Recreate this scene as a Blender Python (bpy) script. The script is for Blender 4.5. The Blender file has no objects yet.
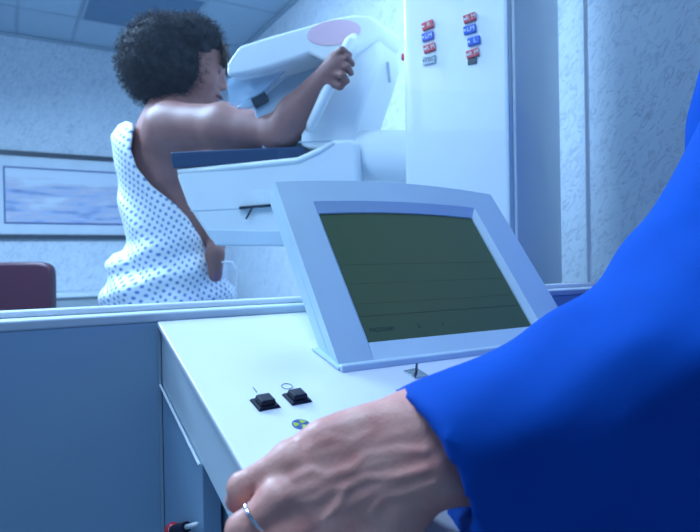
import bpy, bmesh, math, random
import numpy as np
from mathutils import Vector, Matrix, noise
C = bpy.context.scene.collection
random.seed(4)

# ------------------------------------------------------------------ camera maths
F, CH = 590.0, 1.0
YAW, PITCH, ROLL = math.radians(30.3), math.radians(-0.4), math.radians(1.0)
fwd = Vector((math.sin(YAW)*math.cos(PITCH), math.cos(YAW)*math.cos(PITCH), math.sin(PITCH)))
r0 = Vector((math.cos(YAW), -math.sin(YAW), 0)); u0 = r0.cross(fwd)
RR = r0*math.cos(ROLL) - u0*math.sin(ROLL)
UU = u0*math.cos(ROLL) + r0*math.sin(ROLL)
CP = Vector((0, 0, CH))
def P(x, y, d): return CP + (fwd + RR*((x-350)/F) - UU*((y-266)/F))*d
def hit(x, y, p0, n):
    r = P(x, y, 1) - CP; n = Vector(n)
    return CP + r*((Vector(p0)-CP).dot(n)/r.dot(n))
def az(a):                       # horizontal direction, degrees right of the view
    a = math.radians(a)+YAW
    return Vector((math.sin(a), math.cos(a), 0))

# ------------------------------------------------------------------ materials
def mat(name, col, rough=.5, metal=0, spec=.5, bump=None, alt=None, scale=20, sheen=0, coat=0):
    m = bpy.data.materials.new(name); m.use_nodes = True
    nt = m.node_tree; b = nt.nodes['Principled BSDF']
    b.inputs['Base Color'].default_value = (*col, 1)
    b.inputs['Roughness'].default_value = rough
    b.inputs['Metallic'].default_value = metal
    b.inputs['Specular IOR Level'].default_value = spec
    b.inputs['Sheen Weight'].default_value = sheen
    b.inputs['Coat Weight'].default_value = coat
    tc = nt.nodes.new('ShaderNodeTexCoord')
    nz = nt.nodes.new('ShaderNodeTexNoise'); nz.inputs['Scale'].default_value = scale
    nz.inputs['Detail'].default_value = 5
    nt.links.new(tc.outputs['Object'], nz.inputs['Vector'])
    mx = nt.nodes.new('ShaderNodeMix'); mx.data_type = 'RGBA'
    a = alt or tuple(c*.94 for c in col)
    mx.inputs['A'].default_value = (*col, 1); mx.inputs['B'].default_value = (*a, 1)
    rm = nt.nodes.new('ShaderNodeMapRange'); rm.inputs['From Min'].default_value = .35; rm.inputs['From Max'].default_value = .65
    nt.links.new(nz.outputs['Fac'], rm.inputs['Value'])
    nt.links.new(rm.outputs['Result'], mx.inputs['Factor'])
    nt.links.new(mx.outputs['Result'], b.inputs['Base Color'])
    if bump:
        sc, st = bump
        n2 = nt.nodes.new('ShaderNodeTexNoise'); n2.inputs['Scale'].default_value = sc; n2.inputs['Detail'].default_value = 4
        nt.links.new(tc.outputs['Object'], n2.inputs['Vector'])
        bp = nt.nodes.new('ShaderNodeBump'); bp.inputs['Strength'].default_value = st; bp.inputs['Distance'].default_value = .004
        nt.links.new(n2.outputs['Fac'], bp.inputs['Height'])
        nt.links.new(bp.outputs['Normal'], b.inputs['Normal'])
    return m

M = {}
M['white'] = mat('white_enamel', (.86, .9, .93), .38, scale=3)
M['consolew'] = mat('console_laminate', (.82, .86, .93), .32, scale=4, bump=(900, .05))
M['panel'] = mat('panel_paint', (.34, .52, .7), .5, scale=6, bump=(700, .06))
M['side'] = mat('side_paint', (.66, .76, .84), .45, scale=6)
M['bezel'] = mat('bezel_plastic', (.54, .72, .83), .45, scale=8, bump=(1200, .1))
M['bezel2'] = mat('inner_bezel_plastic', (.6, .77, .88), .6, scale=8)
M['black'] = mat('black_plastic', (.008, .012, .03), .45, spec=.3, scale=30)
M['dark'] = mat('dark_grey_plastic', (.05, .06, .08), .45, scale=30)
M['machine'] = mat('machine_shell', (.88, .93, .95), .33, scale=3, coat=.3)
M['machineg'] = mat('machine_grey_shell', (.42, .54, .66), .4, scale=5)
M['navy'] = mat('navy_pad', (.015, .05, .13), .5, scale=20)
M['pink'] = mat('pink_disc', (.9, .6, .7), .5, scale=6, alt=(.86, .57, .67))
M['red'] = mat('red_plastic', (.62, .04, .06), .35, scale=20)
M['blue'] = mat('blue_plastic', (.0, .1, .62), .35, scale=20)
M['greyplastic'] = mat('grey_plastic', (.35, .42, .5), .4, scale=20)
M['palegrey'] = mat('pale_grey_plastic', (.55, .68, .74), .4)
M['ink'] = mat('dark_ink', (.06, .09, .14), .6)
M['cream'] = mat('light_ink', (.8, .85, .9), .5)
M['metal'] = mat('brushed_metal', (.55, .6, .66), .25, metal=1, scale=80)
M['gold'] = mat('ring_metal', (.85, .85, .88), .15, metal=1)
M['frame'] = mat('frame_wood', (.035, .05, .075), .45, scale=30)
M['matboard'] = mat('mat_board', (.62, .7, .78), .8, scale=10)
M['maroon'] = mat('maroon_vinyl', (.06, .012, .03), .4, scale=12, bump=(150, .15))
M['cab'] = mat('cabinet_top', (.6, .68, .74), .5)
M['cabd'] = mat('cabinet_body', (.28, .34, .38), .6)
M['hair'] = mat('dark_hair', (.02, .018, .024), .75, spec=.25, scale=60, alt=(.045, .04, .05))
M['fringe'] = mat('brown_hair', (.03, .016, .012), .5, scale=60)
M['skin'] = mat('brown_skin', (.36, .17, .155), .5, scale=9, alt=(.27, .12, .105), spec=.35, bump=(300, .08))
M['skin2'] = mat('light_skin', (.9, .44, .35), .42, scale=45, alt=(.8, .32, .26), bump=(420, .12))
M['lip'] = mat('lip_skin', (.13, .05, .07), .4)
M['nail'] = mat('nail', (.66, .42, .4), .25)
M['eye'] = mat('lashes', (.03, .02, .02), .6)
M['shoe'] = mat('shoe_leather', (.05, .05, .06), .5)
M['ceil'] = mat('ceiling_tile', (.46, .58, .68), .9, scale=60, alt=(.42, .54, .65), bump=(250, .4))
M['grid'] = mat('ceiling_grid_metal', (.36, .46, .56), .6)
M['lampoff'] = mat('unlit_lens', (.12, .22, .34), .45, scale=40)
M['floor'] = mat('floor_vinyl', (.3, .35, .4), .4, scale=20, alt=(.27, .32, .37))
M['yellow'] = mat('yellow_green_ink', (.45, .6, .05), .5)
M['decalblue'] = mat('blue_ink', (.02, .08, .3), .4)

def wallmat(name, col, alt, sc, st):
    m = bpy.data.materials.new(name); m.use_nodes = True; nt = m.node_tree
    b = nt.nodes['Principled BSDF']; b.inputs['Roughness'].default_value = .7
    tc = nt.nodes.new('ShaderNodeTexCoord')
    sp = nt.nodes.new('ShaderNodeSeparateXYZ'); nt.links.new(tc.outputs['Object'], sp.inputs[0])
    ad = nt.nodes.new('ShaderNodeMath'); ad.operation = 'SUBTRACT'
    nt.links.new(sp.outputs['X'], ad.inputs[0]); nt.links.new(sp.outputs['Y'], ad.inputs[1])
    cb = nt.nodes.new('ShaderNodeCombineXYZ'); nt.links.new(ad.outputs[0], cb.inputs[0]); nt.links.new(sp.outputs['Z'], cb.inputs[1])
    mp = nt.nodes.new('ShaderNodeMapping'); mp.inputs['Rotation'].default_value = (0, 0, math.radians(-50)); mp.vector_type = 'POINT'
    nt.links.new(cb.outputs[0], mp.inputs[0])
    m2 = nt.nodes.new('ShaderNodeMapping'); m2.inputs['Scale'].default_value = (sc*.4, sc, 1)
    nt.links.new(mp.outputs[0], m2.inputs[0])
    nz = nt.nodes.new('ShaderNodeTexNoise'); nz.inputs['Scale'].default_value = 1; nz.inputs['Detail'].default_value = 2; nz.inputs['Distortion'].default_value = 1.2
    nt.links.new(m2.outputs[0], nz.inputs['Vector'])
    sb = nt.nodes.new('ShaderNodeMath'); sb.operation = 'SUBTRACT'; sb.inputs[1].default_value = .5; nt.links.new(nz.outputs['Fac'], sb.inputs[0])
    ab = nt.nodes.new('ShaderNodeMath'); ab.operation = 'ABSOLUTE'; nt.links.new(sb.outputs[0], ab.inputs[0])
    mm = nt.nodes.new('ShaderNodeMapRange'); mm.inputs['From Max'].default_value = .05; nt.links.new(ab.outputs[0], mm.inputs['Value'])
    mx = nt.nodes.new('ShaderNodeMix'); mx.data_type = 'RGBA'
    mx.inputs['A'].default_value = (*alt, 1); mx.inputs['B'].default_value = (*col, 1)
    nt.links.new(mm.outputs[0], mx.inputs['Factor'])
    nt.links.new(mx.outputs['Result'], b.inputs['Base Color'])
    bp = nt.nodes.new('ShaderNodeBump'); bp.inputs['Strength'].default_value = st; bp.inputs['Distance'].default_value = .003
    nt.links.new(mm.outputs[0], bp.inputs['Height']); nt.links.new(bp.outputs['Normal'], b.inputs['Normal'])
    return m
M['wall'] = wallmat('textured_wallpaper', (.64, .72, .8), (.44, .52, .62), 44, .4)

def screenmat():
    m = bpy.data.materials.new('display_glass'); m.use_nodes = True; nt = m.node_tree
    b = nt.nodes['Principled BSDF']; b.inputs['Roughness'].default_value = .3
    b.inputs['Specular IOR Level'].default_value = .2
    tc = nt.nodes.new('ShaderNodeTexCoord')
    nz = nt.nodes.new('ShaderNodeTexNoise'); nz.inputs['Scale'].default_value = 3
    nt.links.new(tc.outputs['Object'], nz.inputs['Vector'])
    cr = nt.nodes.new('ShaderNodeMix'); cr.data_type = 'RGBA'
    cr.inputs['A'].default_value = (.026, .088, .082, 1); cr.inputs['B'].default_value = (.075, .1, .036, 1)
    nt.links.new(nz.outputs['Fac'], cr.inputs['Factor'])
    nt.links.new(cr.outputs['Result'], b.inputs['Base Color'])
    nt.links.new(cr.outputs['Result'], b.inputs['Emission Color'])
    b.inputs['Emission Strength'].default_value = .22
    return m
M['screen'] = screenmat()
M['screenink'] = mat('display_text', (.012, .03, .03), .5)

def glassmat():
    m = bpy.data.materials.new('leaded_glass'); m.use_nodes = True; nt = m.node_tree
    for n in list(nt.nodes):
        if n.type != 'OUTPUT_MATERIAL': nt.nodes.remove(n)
    out = [n for n in nt.nodes if n.type == 'OUTPUT_MATERIAL'][0]
    tr = nt.nodes.new('ShaderNodeBsdfTransparent'); tr.inputs['Color'].default_value = (.93, .97, .985, 1)
    gl = nt.nodes.new('ShaderNodeBsdfGlossy'); gl.inputs['Roughness'].default_value = .02
    lw = nt.nodes.new('ShaderNodeLayerWeight'); lw.inputs['Blend'].default_value = .5
    pw = nt.nodes.new('ShaderNodeMath'); pw.operation = 'POWER'; pw.inputs[1].default_value = 5
    nt.links.new(lw.outputs['Facing'], pw.inputs[0])
    fr = nt.nodes.new('ShaderNodeMath'); fr.operation = 'MULTIPLY_ADD'; fr.inputs[1].default_value = .96; fr.inputs[2].default_value = .04
    nt.links.new(pw.outputs[0], fr.inputs[0])
    mx = nt.nodes.new('ShaderNodeMixShader')
    nt.links.new(fr.outputs[0], mx.inputs[0]); nt.links.new(tr.outputs[0], mx.inputs[1]); nt.links.new(gl.outputs[0], mx.inputs[2])
    nt.links.new(mx.outputs[0], out.inputs[0])
    return m
M['glass'] = glassmat()
def paddlemat():
    m = bpy.data.materials.new('clear_plastic'); m.use_nodes = True; nt = m.node_tree
    b = nt.nodes['Principled BSDF']; b.inputs['Base Color'].default_value = (.5, .68, .85, 1)
    b.inputs['Alpha'].default_value = .45; b.inputs['Roughness'].default_value = .15
    return m
M['clear'] = paddlemat()

def artmat():
    m = bpy.data.materials.new('seascape_paint'); m.use_nodes = True; nt = m.node_tree
    b = nt.nodes['Principled BSDF']; b.inputs['Roughness'].default_value = .6
    tc = nt.nodes.new('ShaderNodeTexCoord'); mp = nt.nodes.new('ShaderNodeMapping')
    mp.inputs['Scale'].default_value = (2.2, 1, 14)
    nt.links.new(tc.outputs['Object'], mp.inputs['Vector'])
    nz = nt.nodes.new('ShaderNodeTexNoise'); nz.inputs['Scale'].default_value = 1.7; nz.inputs['Detail'].default_value = 5
    nt.links.new(mp.outputs['Vector'], nz.inputs['Vector'])
    cr = nt.nodes.new('ShaderNodeValToRGB'); e = cr.color_ramp.elements
    e[0].position = .34; e[0].color = (.16, .24, .46, 1); e[1].position = .46; e[1].color = (.42, .5, .7, 1)
    x = e.new(.54); x.color = (.5, .5, .62, 1); x = e.new(.66); x.color = (.6, .68, .78, 1)
    sp = nt.nodes.new('ShaderNodeSeparateXYZ'); nt.links.new(tc.outputs['Object'], sp.inputs[0])
    mr = nt.nodes.new('ShaderNodeMapRange'); mr.inputs['From Min'].default_value = .05; mr.inputs['From Max'].default_value = .13
    mr.inputs['To Min'].default_value = 0; mr.inputs['To Max'].default_value = .28
    nt.links.new(sp.outputs['Z'], mr.inputs['Value'])
    ad = nt.nodes.new('ShaderNodeMath'); ad.operation = 'ADD'
    nt.links.new(nz.outputs['Fac'], ad.inputs[0]); nt.links.new(mr.outputs['Result'], ad.inputs[1])
    nt.links.new(ad.outputs[0], cr.inputs['Fac']); nt.links.new(cr.outputs['Color'], b.inputs['Base Color'])
    return m
M['art'] = artmat()

def gownmat():
    m = bpy.data.materials.new('dotted_cotton'); m.use_nodes = True; nt = m.node_tree
    b = nt.nodes['Principled BSDF']; b.inputs['Roughness'].default_value = .85
    uv = nt.nodes.new('ShaderNodeUVMap')
    mp = nt.nodes.new('ShaderNodeMapping'); mp.inputs['Scale'].default_value = (54, 54, 54); mp.inputs['Rotation'].default_value = (0, 0, .55)
    nt.links.new(uv.outputs[0], mp.inputs[0])
    fr = nt.nodes.new('ShaderNodeVectorMath'); fr.operation = 'FRACTION'; nt.links.new(mp.outputs[0], fr.inputs[0])
    sb = nt.nodes.new('ShaderNodeVectorMath'); sb.operation = 'SUBTRACT'; sb.inputs[1].default_value = (.5, .5, 0)
    nt.links.new(fr.outputs[0], sb.inputs[0])
    ml = nt.nodes.new('ShaderNodeVectorMath'); ml.operation = 'MULTIPLY'; ml.inputs[1].default_value = (1, 1, 0)
    nt.links.new(sb.outputs[0], ml.inputs[0])
    ln = nt.nodes.new('ShaderNodeVectorMath'); ln.operation = 'LENGTH'; nt.links.new(ml.outputs[0], ln.inputs[0])
    mr = nt.nodes.new('ShaderNodeMapRange'); mr.inputs['From Min'].default_value = .2; mr.inputs['From Max'].default_value = .32
    nt.links.new(ln.outputs['Value'], mr.inputs['Value'])
    mx = nt.nodes.new('ShaderNodeMix'); mx.data_type = 'RGBA'
    mx.inputs['A'].default_value = (.16, .28, .6, 1); mx.inputs['B'].default_value = (.86, .9, .93, 1)
    nt.links.new(mr.outputs['Result'], mx.inputs['Factor'])
    nt.links.new(mx.outputs['Result'], b.inputs['Base Color'])
    return m
M['gown'] = gownmat()
M['scrub'] = mat('royal_blue_cloth', (.001, .085, .5), .8, scale=14, alt=(.001, .075, .44), bump=(900, .12), spec=.15)

# ------------------------------------------------------------------ object helpers
def link(name, bm, m, parent=None, smooth=False, bevel=0, seg=3, kind=None):
    me = bpy.data.meshes.new(name); bmesh.ops.recalc_face_normals(bm, faces=bm.faces)
    bm.to_mesh(me); bm.free()
    return link_me(name, me, m, parent, smooth, bevel, seg, kind)
def link_me(name, me, m, parent=None, smooth=False, bevel=0, seg=3, kind=None):
    o = bpy.data.objects.new(name, me); C.objects.link(o)
    for mm in (m if isinstance(m, (list, tuple)) else [m]): me.materials.append(mm)
    if smooth or bevel:
        for p in me.polygons: p.use_smooth = True
    if bevel:
        b = o.modifiers.new('bevel', 'BEVEL'); b.width = bevel; b.segments = seg; b.limit_method = 'ANGLE'; b.angle_limit = math.radians(35)
        b.harden_normals = True
    if parent:
        o.parent = parent
        o.matrix_parent_inverse = Matrix.Translation(-parent.location)
    if kind: o['kind'] = kind
    return o
def thing(name, loc, label, cat, group=None):
    o = bpy.data.objects.new(name, None); C.objects.link(o); o.location = loc; o.empty_display_size = .05
    o['label'] = label; o['category'] = cat
    if group: o['group'] = group
    return o
def box(bm, lo, hi, mtx=None):
    r = bmesh.ops.create_cube(bm, size=1)
    lo, hi = Vector(lo), Vector(hi)
    for v in r['verts']:
        v.co = Vector((v.co.x*(hi.x-lo.x), v.co.y*(hi.y-lo.y), v.co.z*(hi.z-lo.z))) + (lo+hi)/2
        if mtx: v.co = mtx @ v.co
def bx(lo, hi, mtx=None):
    bm = bmesh.new(); box(bm, lo, hi, mtx); return bm
def prism(pts, ext, bm=None):
    bm = bm or bmesh.new()
    a = [bm.verts.new(p) for p in pts]; b = [bm.verts.new(Vector(p)+Vector(ext)) for p in pts]
    n = len(pts); bm.faces.new(a); bm.faces.new(b[::-1])
    for i in range(n): bm.faces.new((a[i], a[(i+1) % n], b[(i+1) % n], b[i]))
    return bm
def tube(path, rad, n=8, bm=None, closed=False):
    bm = bm or bmesh.new(); path = [Vector(p) for p in path]; k = len(path); rings = []
    up = None
    for i, p in enumerate(path):
        if closed: t = path[(i+1) % k]-path[i-1]
        else: t = path[min(i+1, k-1)]-path[max(i-1, 0)]
        t.normalize()
        if up is None: up = t.orthogonal().normalized()
        up = (up - t*up.dot(t)).normalized(); w = t.cross(up)
        r = rad[i] if isinstance(rad, (list, tuple)) else rad
        rings.append([bm.verts.new(p+(up*math.cos(a)+w*math.sin(a))*r) for a in (2*math.pi*j/n for j in range(n))])
    for i in range(k if closed else k-1):
        A, B = rings[i], rings[(i+1) % k]
        for j in range(n): bm.faces.new((A[j], A[(j+1) % n], B[(j+1) % n], B[j]))
    if not closed:
        bm.faces.new(rings[0][::-1]); bm.faces.new(rings[-1])
    return bm
def frame_mtx(o, x, y):
    x = Vector(x).normalized(); y = Vector(y); y = (y-x*y.dot(x)).normalized(); z = x.cross(y)
    m = Matrix((x, y, z)).transposed().to_4x4(); m.translation = o; return m
def text_obj(name, s, size, mtx, m, parent, ext=.0003, align='CENTER'):
    cu = bpy.data.curves.new(name, 'FONT'); cu.body = s; cu.size = size; cu.extrude = ext
    cu.align_x = align; cu.align_y = 'CENTER'
    t = bpy.data.objects.new('tmp', cu); C.objects.link(t)
    dg = bpy.context.evaluated_depsgraph_get(); me = bpy.data.meshes.new_from_object(t.evaluated_get(dg))
    bpy.data.objects.remove(t); me.transform(mtx)
    return link_me(name, me, m, parent)

# ------------------------------------------------------------------ signed-distance modelling (numpy surface nets)
def rcone(a, b, ra, rb): return ('c', np.array(a, float), np.array(b, float), ra, rb)
def ell(c, r, mtx=None):
    R = np.array(mtx.to_3x3()) if mtx is not None else np.eye(3)
    return ('e', np.array(c, float), np.array(r, float), R)
def sdf_prim(p, pr):
    if pr[0] == 'c':
        _, a, b, ra, rb = pr; ab = b-a; L2 = max(ab@ab, 1e-9)
        t = np.clip(((p-a)@ab)/L2, 0, 1)
        return np.linalg.norm(p-a-t[..., None]*ab, axis=-1)-(ra+(rb-ra)*t)
    _, c, r, R = pr
    q = (p-c)@R
    k0 = np.linalg.norm(q/r, axis=-1); k1 = np.linalg.norm(q/(r*r), axis=-1)
    return np.where(k1 < 1e-9, -r.min(), k0*(k0-1)/np.maximum(k1, 1e-9))
def union(p, prims, k):
    d = None
    for pr in prims:
        kk = k
        if isinstance(pr, tuple) and pr[0] == 'k': kk = pr[1]; pr = pr[2]
        s = sdf_prim(p, pr)
        if d is None: d = s
        else:
            h = np.clip(.5+.5*(d-s)/kk, 0, 1)
            d = d*(1-h)+s*h-kk*h*(1-h)
    return d
def nets(fn, lo, hi, h):
    lo = np.array(lo, float); hi = np.array(hi, float); n = np.ceil((hi-lo)/h).astype(int)+1
    ax = [lo[i]+h*np.arange(n[i]) for i in range(3)]
    V = np.empty(n, np.float32)
    for i0 in range(0, n[0], 24):
        g = np.stack(np.meshgrid(ax[0][i0:i0+24], ax[1], ax[2], indexing='ij'), -1)
        V[i0:i0+24] = fn(g)
    ins = V < 0
    # keep the border empty
    ins[0] = ins[-1] = False; ins[:, 0] = ins[:, -1] = False; ins[:, :, 0] = ins[:, :, -1] = False
    V = np.where(ins, np.minimum(V, -1e-6), np.maximum(V, 1e-6))
    cn = n-1
    acc = np.zeros((*cn, 3)); cnt = np.zeros(cn)
    offs = [(i, j, k) for i in (0, 1) for j in (0, 1) for k in (0, 1)]
    def sl(o): return tuple(slice(o[a], o[a]+cn[a]) for a in range(3))
    for o in offs:
        for a in range(3):
            if o[a] == 0:
                o2 = list(o); o2[a] = 1
                v0 = V[sl(o)]; v1 = V[sl(o2)]; c = (v0 < 0) != (v1 < 0)
                t = np.where(c, v0/np.where(c, v0-v1, 1), 0)
                cnt += c
                for b in range(3): acc[..., b] += np.where(c, (o[b]+(t if b == a else 0)), 0)
    act = cnt > 0
    idx = -np.ones(cn, int); idx[act] = np.arange(act.sum())
    ijk = np.argwhere(act)
    verts = lo+h*(ijk+acc[act]/cnt[act][:, None])
    faces = []
    for a in range(3):
        b, c = (a+1) % 3, (a+2) % 3
        s0 = [slice(1, cn[i]) for i in range(3)]; s0[a] = slice(0, cn[a])
        s1 = list(s0); s1[a] = slice(1, cn[a]+1)
        i0 = ins[tuple(s0)]; i1 = ins[tuple(s1)]
        for flip, mk in ((False, i0 & ~i1), (True, ~i0 & i1)):
            q = np.argwhere(mk)
            if not len(q): continue
            off = np.ones(3, int); off[a] = 0; q = q+off
            def at(db, dc):
                r = q.copy(); r[:, b] -= db; r[:, c] -= dc; return idx[r[:, 0], r[:, 1], r[:, 2]]
            f = np.stack([at(0, 0), at(1, 0), at(1, 1), at(0, 1)], 1)
            faces.append(f[:, ::-1] if flip else f)
    return verts, np.concatenate(faces)
def np_mesh(name, verts, faces):
    me = bpy.data.meshes.new(name)
    me.from_pydata([tuple(v) for v in verts], [], [tuple(int(i) for i in f) for f in faces])
    me.update(); 
    for p in me.polygons: p.use_smooth = True
    return me
def bounds(prims, pad=.03):
    lo = np.full(3, 1e9); hi = -lo
    for pr in prims:
        if pr[0] == 'k': pr = pr[2]
        if pr[0] == 'c':
            for p, r in ((pr[1], pr[3]), (pr[2], pr[4])): lo = np.minimum(lo, p-r); hi = np.maximum(hi, p+r)
        else: lo = np.minimum(lo, pr[1]-pr[2].max()); hi = np.maximum(hi, pr[1]+pr[2].max())
    return lo-pad, hi+pad
def npx(p):                       # projection of world points, to shape cuts and folds
    q = p-np.array(CP); d = q@np.array(fwd)
    d = np.where(np.abs(d) < 1e-3, 1e-3, d)
    return 350+F*(q@np.array(RR))/d, 266-F*(q@np.array(UU))/d
def wob(p, f, s=0):
    a, b, c = p[..., 0]*f, p[..., 1]*f, p[..., 2]*f
    return (np.sin(a*1.0+b*.7+s)+np.sin(b*1.3-c*.8+2.1+s)+np.sin(c*1.1+a*.6+4.2-s))/3

# ------------------------------------------------------------------ the room
CZ, WY, WX = 2.493, 4.33, 1.45
link('floor', bx((-3, -1.8, -.05), (WX+.1, WY+.1, 0)), M['floor'], kind='structure')
link('ceiling', bx((-3, -1.8, CZ), (WX+.1, WY+.1, CZ+.06)), M['ceil'], kind='structure')
link('wall_back', bx((-3, WY, 0), (WX+.1, WY+.1, CZ)), M['wall'], kind='structure')
link('wall_right', bx((WX, -1.8, 0), (WX+.1, WY, CZ)), M['wall'], kind='structure')
bm = bmesh.new()
for x in (-2.08, -1.42, -1.13, -.52, -.2, .09, .41, 1.02): box(bm, (x-.009, -1.7, CZ-.004), (x+.009, WY, CZ+.002))
for y in (3.87, 3.26, 2.65, 2.04, 1.43, .82, .21, -.4): box(bm, (-2.9, y-.009, CZ-.0043), (WX, y+.009, CZ+.002))
link('trim_1', bm, M['grid'], kind='structure')
bm = bmesh.new(); box(bm, (-3, WY-.018, CZ-.02), (WX, WY, CZ-.004)); box(bm, (WX-.018, -1.7, CZ-.02), (WX, WY, CZ-.004))
link('trim_2', bm, M['grid'], kind='structure')
link('baseboard_back', bx((-3, WY-.012, 0), (WX, WY, .1)), M['cabd'], kind='structure')
# unlit ceiling panel
t = thing('ceiling_light', (.715, 3.56, CZ), 'dark unlit square ceiling light panel above the patient', 'ceiling light')
link('diffuser', bx((.43, 3.28, CZ-.011), (1.0, 3.85, CZ-.006)), M['lampoff'], t)
bm = bmesh.new()
for lo, hi in (((.415, 3.265), (1.015, 3.28)), ((.415, 3.85), (1.015, 3.865)), ((.415, 3.28), (.43, 3.85)), ((1.0, 3.28), (1.015, 3.85))):
    box(bm, (*lo, CZ-.014), (*hi, CZ))
link('frame', bm, M['grid'], t)

# framed picture on the back wall
t = thing('framed_picture', (.37, WY, 1.47), 'wide framed seascape print on the back wall left of the patient', 'picture')
x0, x1, z0, z1 = -.22, .96, 1.183, 1.745
bm = bmesh.new(); fw = .03
for a in (((x0, z0), (x1, z0+fw)), ((x0, z1-fw), (x1, z1)), ((x0, z0+fw), (x0+fw, z1-fw)), ((x1-fw, z0+fw), (x1, z1-fw))):
    box(bm, (a[0][0], WY-.03, a[0][1]), (a[1][0], WY, a[1][1]))
link('frame', bm, M['frame'], t, bevel=.003)
link('mat_board', bx((x0+fw, WY-.014, z0+fw), (x1-fw, WY-.004, z1-fw)), M['matboard'], t)
o = link('print', bx((-.36, -.003, -.171), (.36, .0, .171)), M['art'], t); o.matrix_parent_inverse = Matrix(); o.location = (0, -.0145, -.008)
bm = bmesh.new()
for a in (((.0, 1.281), (.74, 1.289)), ((.0, 1.635), (.74, 1.643)), ((.0, 1.289), (.008, 1.635)), ((.732, 1.289), (.74, 1.635))):
    box(bm, (a[0][0], WY-.019, a[0][1]), (a[1][0], WY-.0135, a[1][1]))
link('inner_border', bm, M['decalblue'], t)

# low cabinet under the picture
t = thing('low_cabinet', (.75, 4.1, 0), 'low cabinet with pale top against the back wall below the picture', 'cabinet')
link('body', bx((.25, 3.92, 0), (1.25, WY-.014, .815)), M['cabd'], t, bevel=.004)
link('worktop', bx((.24, 3.9, .815), (1.26, WY-.001, .842)), M['cab'], t, bevel=.004)
link('door', bx((.27, 3.908, .06), (.745, 3.92, .79)), M['cabd'], t, bevel=.003)
link('door', bx((.755, 3.908, .06), (1.23, 3.92, .79)), M['cabd'], t, bevel=.003)

# maroon chair behind the shield
cc = P(12, 300, 2.3); cc.z = 0
t = thing('waiting_chair', cc, 'maroon vinyl chair behind the shield, left of the patient', 'chair')
cm = frame_mtx(cc, az(90), az(0))
def loc_link(name, bm, m, parent, mtx, **k):
    bmesh.ops.transform(bm, matrix=mtx, verts=bm.verts); return link(name, bm, m, parent, **k)
# local: x right, y away, z up
ztop = P(12, 262, 2.3).z
bm = bmesh.new(); pts = []
for s in range(13):
    a = math.pi*s/12; pts.append((.155*1.0*math.copysign(abs(math.cos(a))**.35, math.cos(a)), 0, ztop-.06+.06*abs(math.sin(a))**.6))
pts = [(.15, 0, .5)]+pts+[(-.15, 0, .5)]
loc_link('backrest', prism(pts, (0, .05, 0)), M['maroon'], t, cm, bevel=.015)
loc_link('seat', bx((-.23, -.45, .42), (.23, 0, .5)), M['maroon'], t, cm, bevel=.02)
for sx in (-.2, .2):
    for sy in (-.42, .02):
        loc_link('leg', tube([(sx, sy, 0), (sx*.97, sy, .44)], .012), M['metal'], t, cm, smooth=True)
    loc_link('side_rail', tube([(sx*.75, .03, .44), (sx*.72, .03, .6)], .011), M['metal'], t, cm, smooth=True)

# ------------------------------------------------------------------ console and shield
c0 = P(159, 320, .7)                          # back left corner of the desk top
SY = c0.y
sl = math.radians(17.5)
Ey = Vector((0, -math.cos(sl), -math.sin(sl)))  # down the slope, towards the operator
Nd = Vector((0, -math.sin(sl), math.cos(sl)))
D = frame_mtx(c0, (1, 0, 0), -Ey)               # local x right, y up the slope, z out of the desk
CW, CL = .55, .42
con = thing('control_console', (c0.x+CW/2, SY-.2, 0), 'white sloping control console in front of the glass shield', 'console')
link('desk_top', bx((-.003, -CL, -.0065), (CW, -.003, 0), D), M['consolew'], con, bevel=.0022)
def onX(x, y, X=c0.x): return hit(x, y, (X, 0, 0), (1, 0, 0))
fa, fb = onX(163, 390), onX(200, 465)
pA = c0+Nd*-.008; fdir = (fb-fa).normalized()
fh = .064
pB = pA+Ey*CL
# fascia: side plate beneath the top
bt = lambda s: Vector((c0.x+.001, SY-s*math.cos(sl), fa.z + (fb.z-fa.z)/(fb.y-fa.y)*((SY-s*math.cos(sl))-fa.y)))
for X, nm in ((c0.x+.0022, 'side_fascia'), (c0.x+CW-.021, 'side_fascia')):
    q = [Vector((X, pA.y-.001, pA.z)), Vector((X, pB.y, pB.z)), Vector((X, bt(CL).y, bt(CL).z)), Vector((X, bt(0).y-.001, bt(0).z))]
    link(nm, prism(q, (.02, 0, 0)), M['side'], con, bevel=.0012)
link('front_fascia', bx((.021, -CL, -fh), (CW-.021, -CL+.015, -.008), D), M['side'], con, bevel=.001)
# bright bead under the fascia
q0, q1 = bt(0.001), bt(CL)
bead_end = fb.y
b0 = Vector((c0.x-.0005, q0.y, q0.z)); b1 = Vector((c0.x-.0005, fb.y, fb.z))
link('edge_bead', tube([b0, b1], .0014, 6), M['white'], con)
# lower side panel, then the recess
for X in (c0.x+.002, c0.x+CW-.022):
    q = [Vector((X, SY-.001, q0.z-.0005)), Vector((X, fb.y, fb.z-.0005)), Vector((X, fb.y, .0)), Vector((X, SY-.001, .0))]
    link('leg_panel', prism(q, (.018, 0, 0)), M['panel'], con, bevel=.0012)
link('back_panel', bx((c0.x+.021, SY-.03, 0), (c0.x+CW-.023, SY-.012, q0.z)), M['side'], con)
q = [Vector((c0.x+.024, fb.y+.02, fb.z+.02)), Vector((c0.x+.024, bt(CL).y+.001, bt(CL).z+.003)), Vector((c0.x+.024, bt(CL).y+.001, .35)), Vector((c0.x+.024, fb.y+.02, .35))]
link('inner_panel', prism(q, (.012, 0, 0)), M['machineg'], con)

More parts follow.
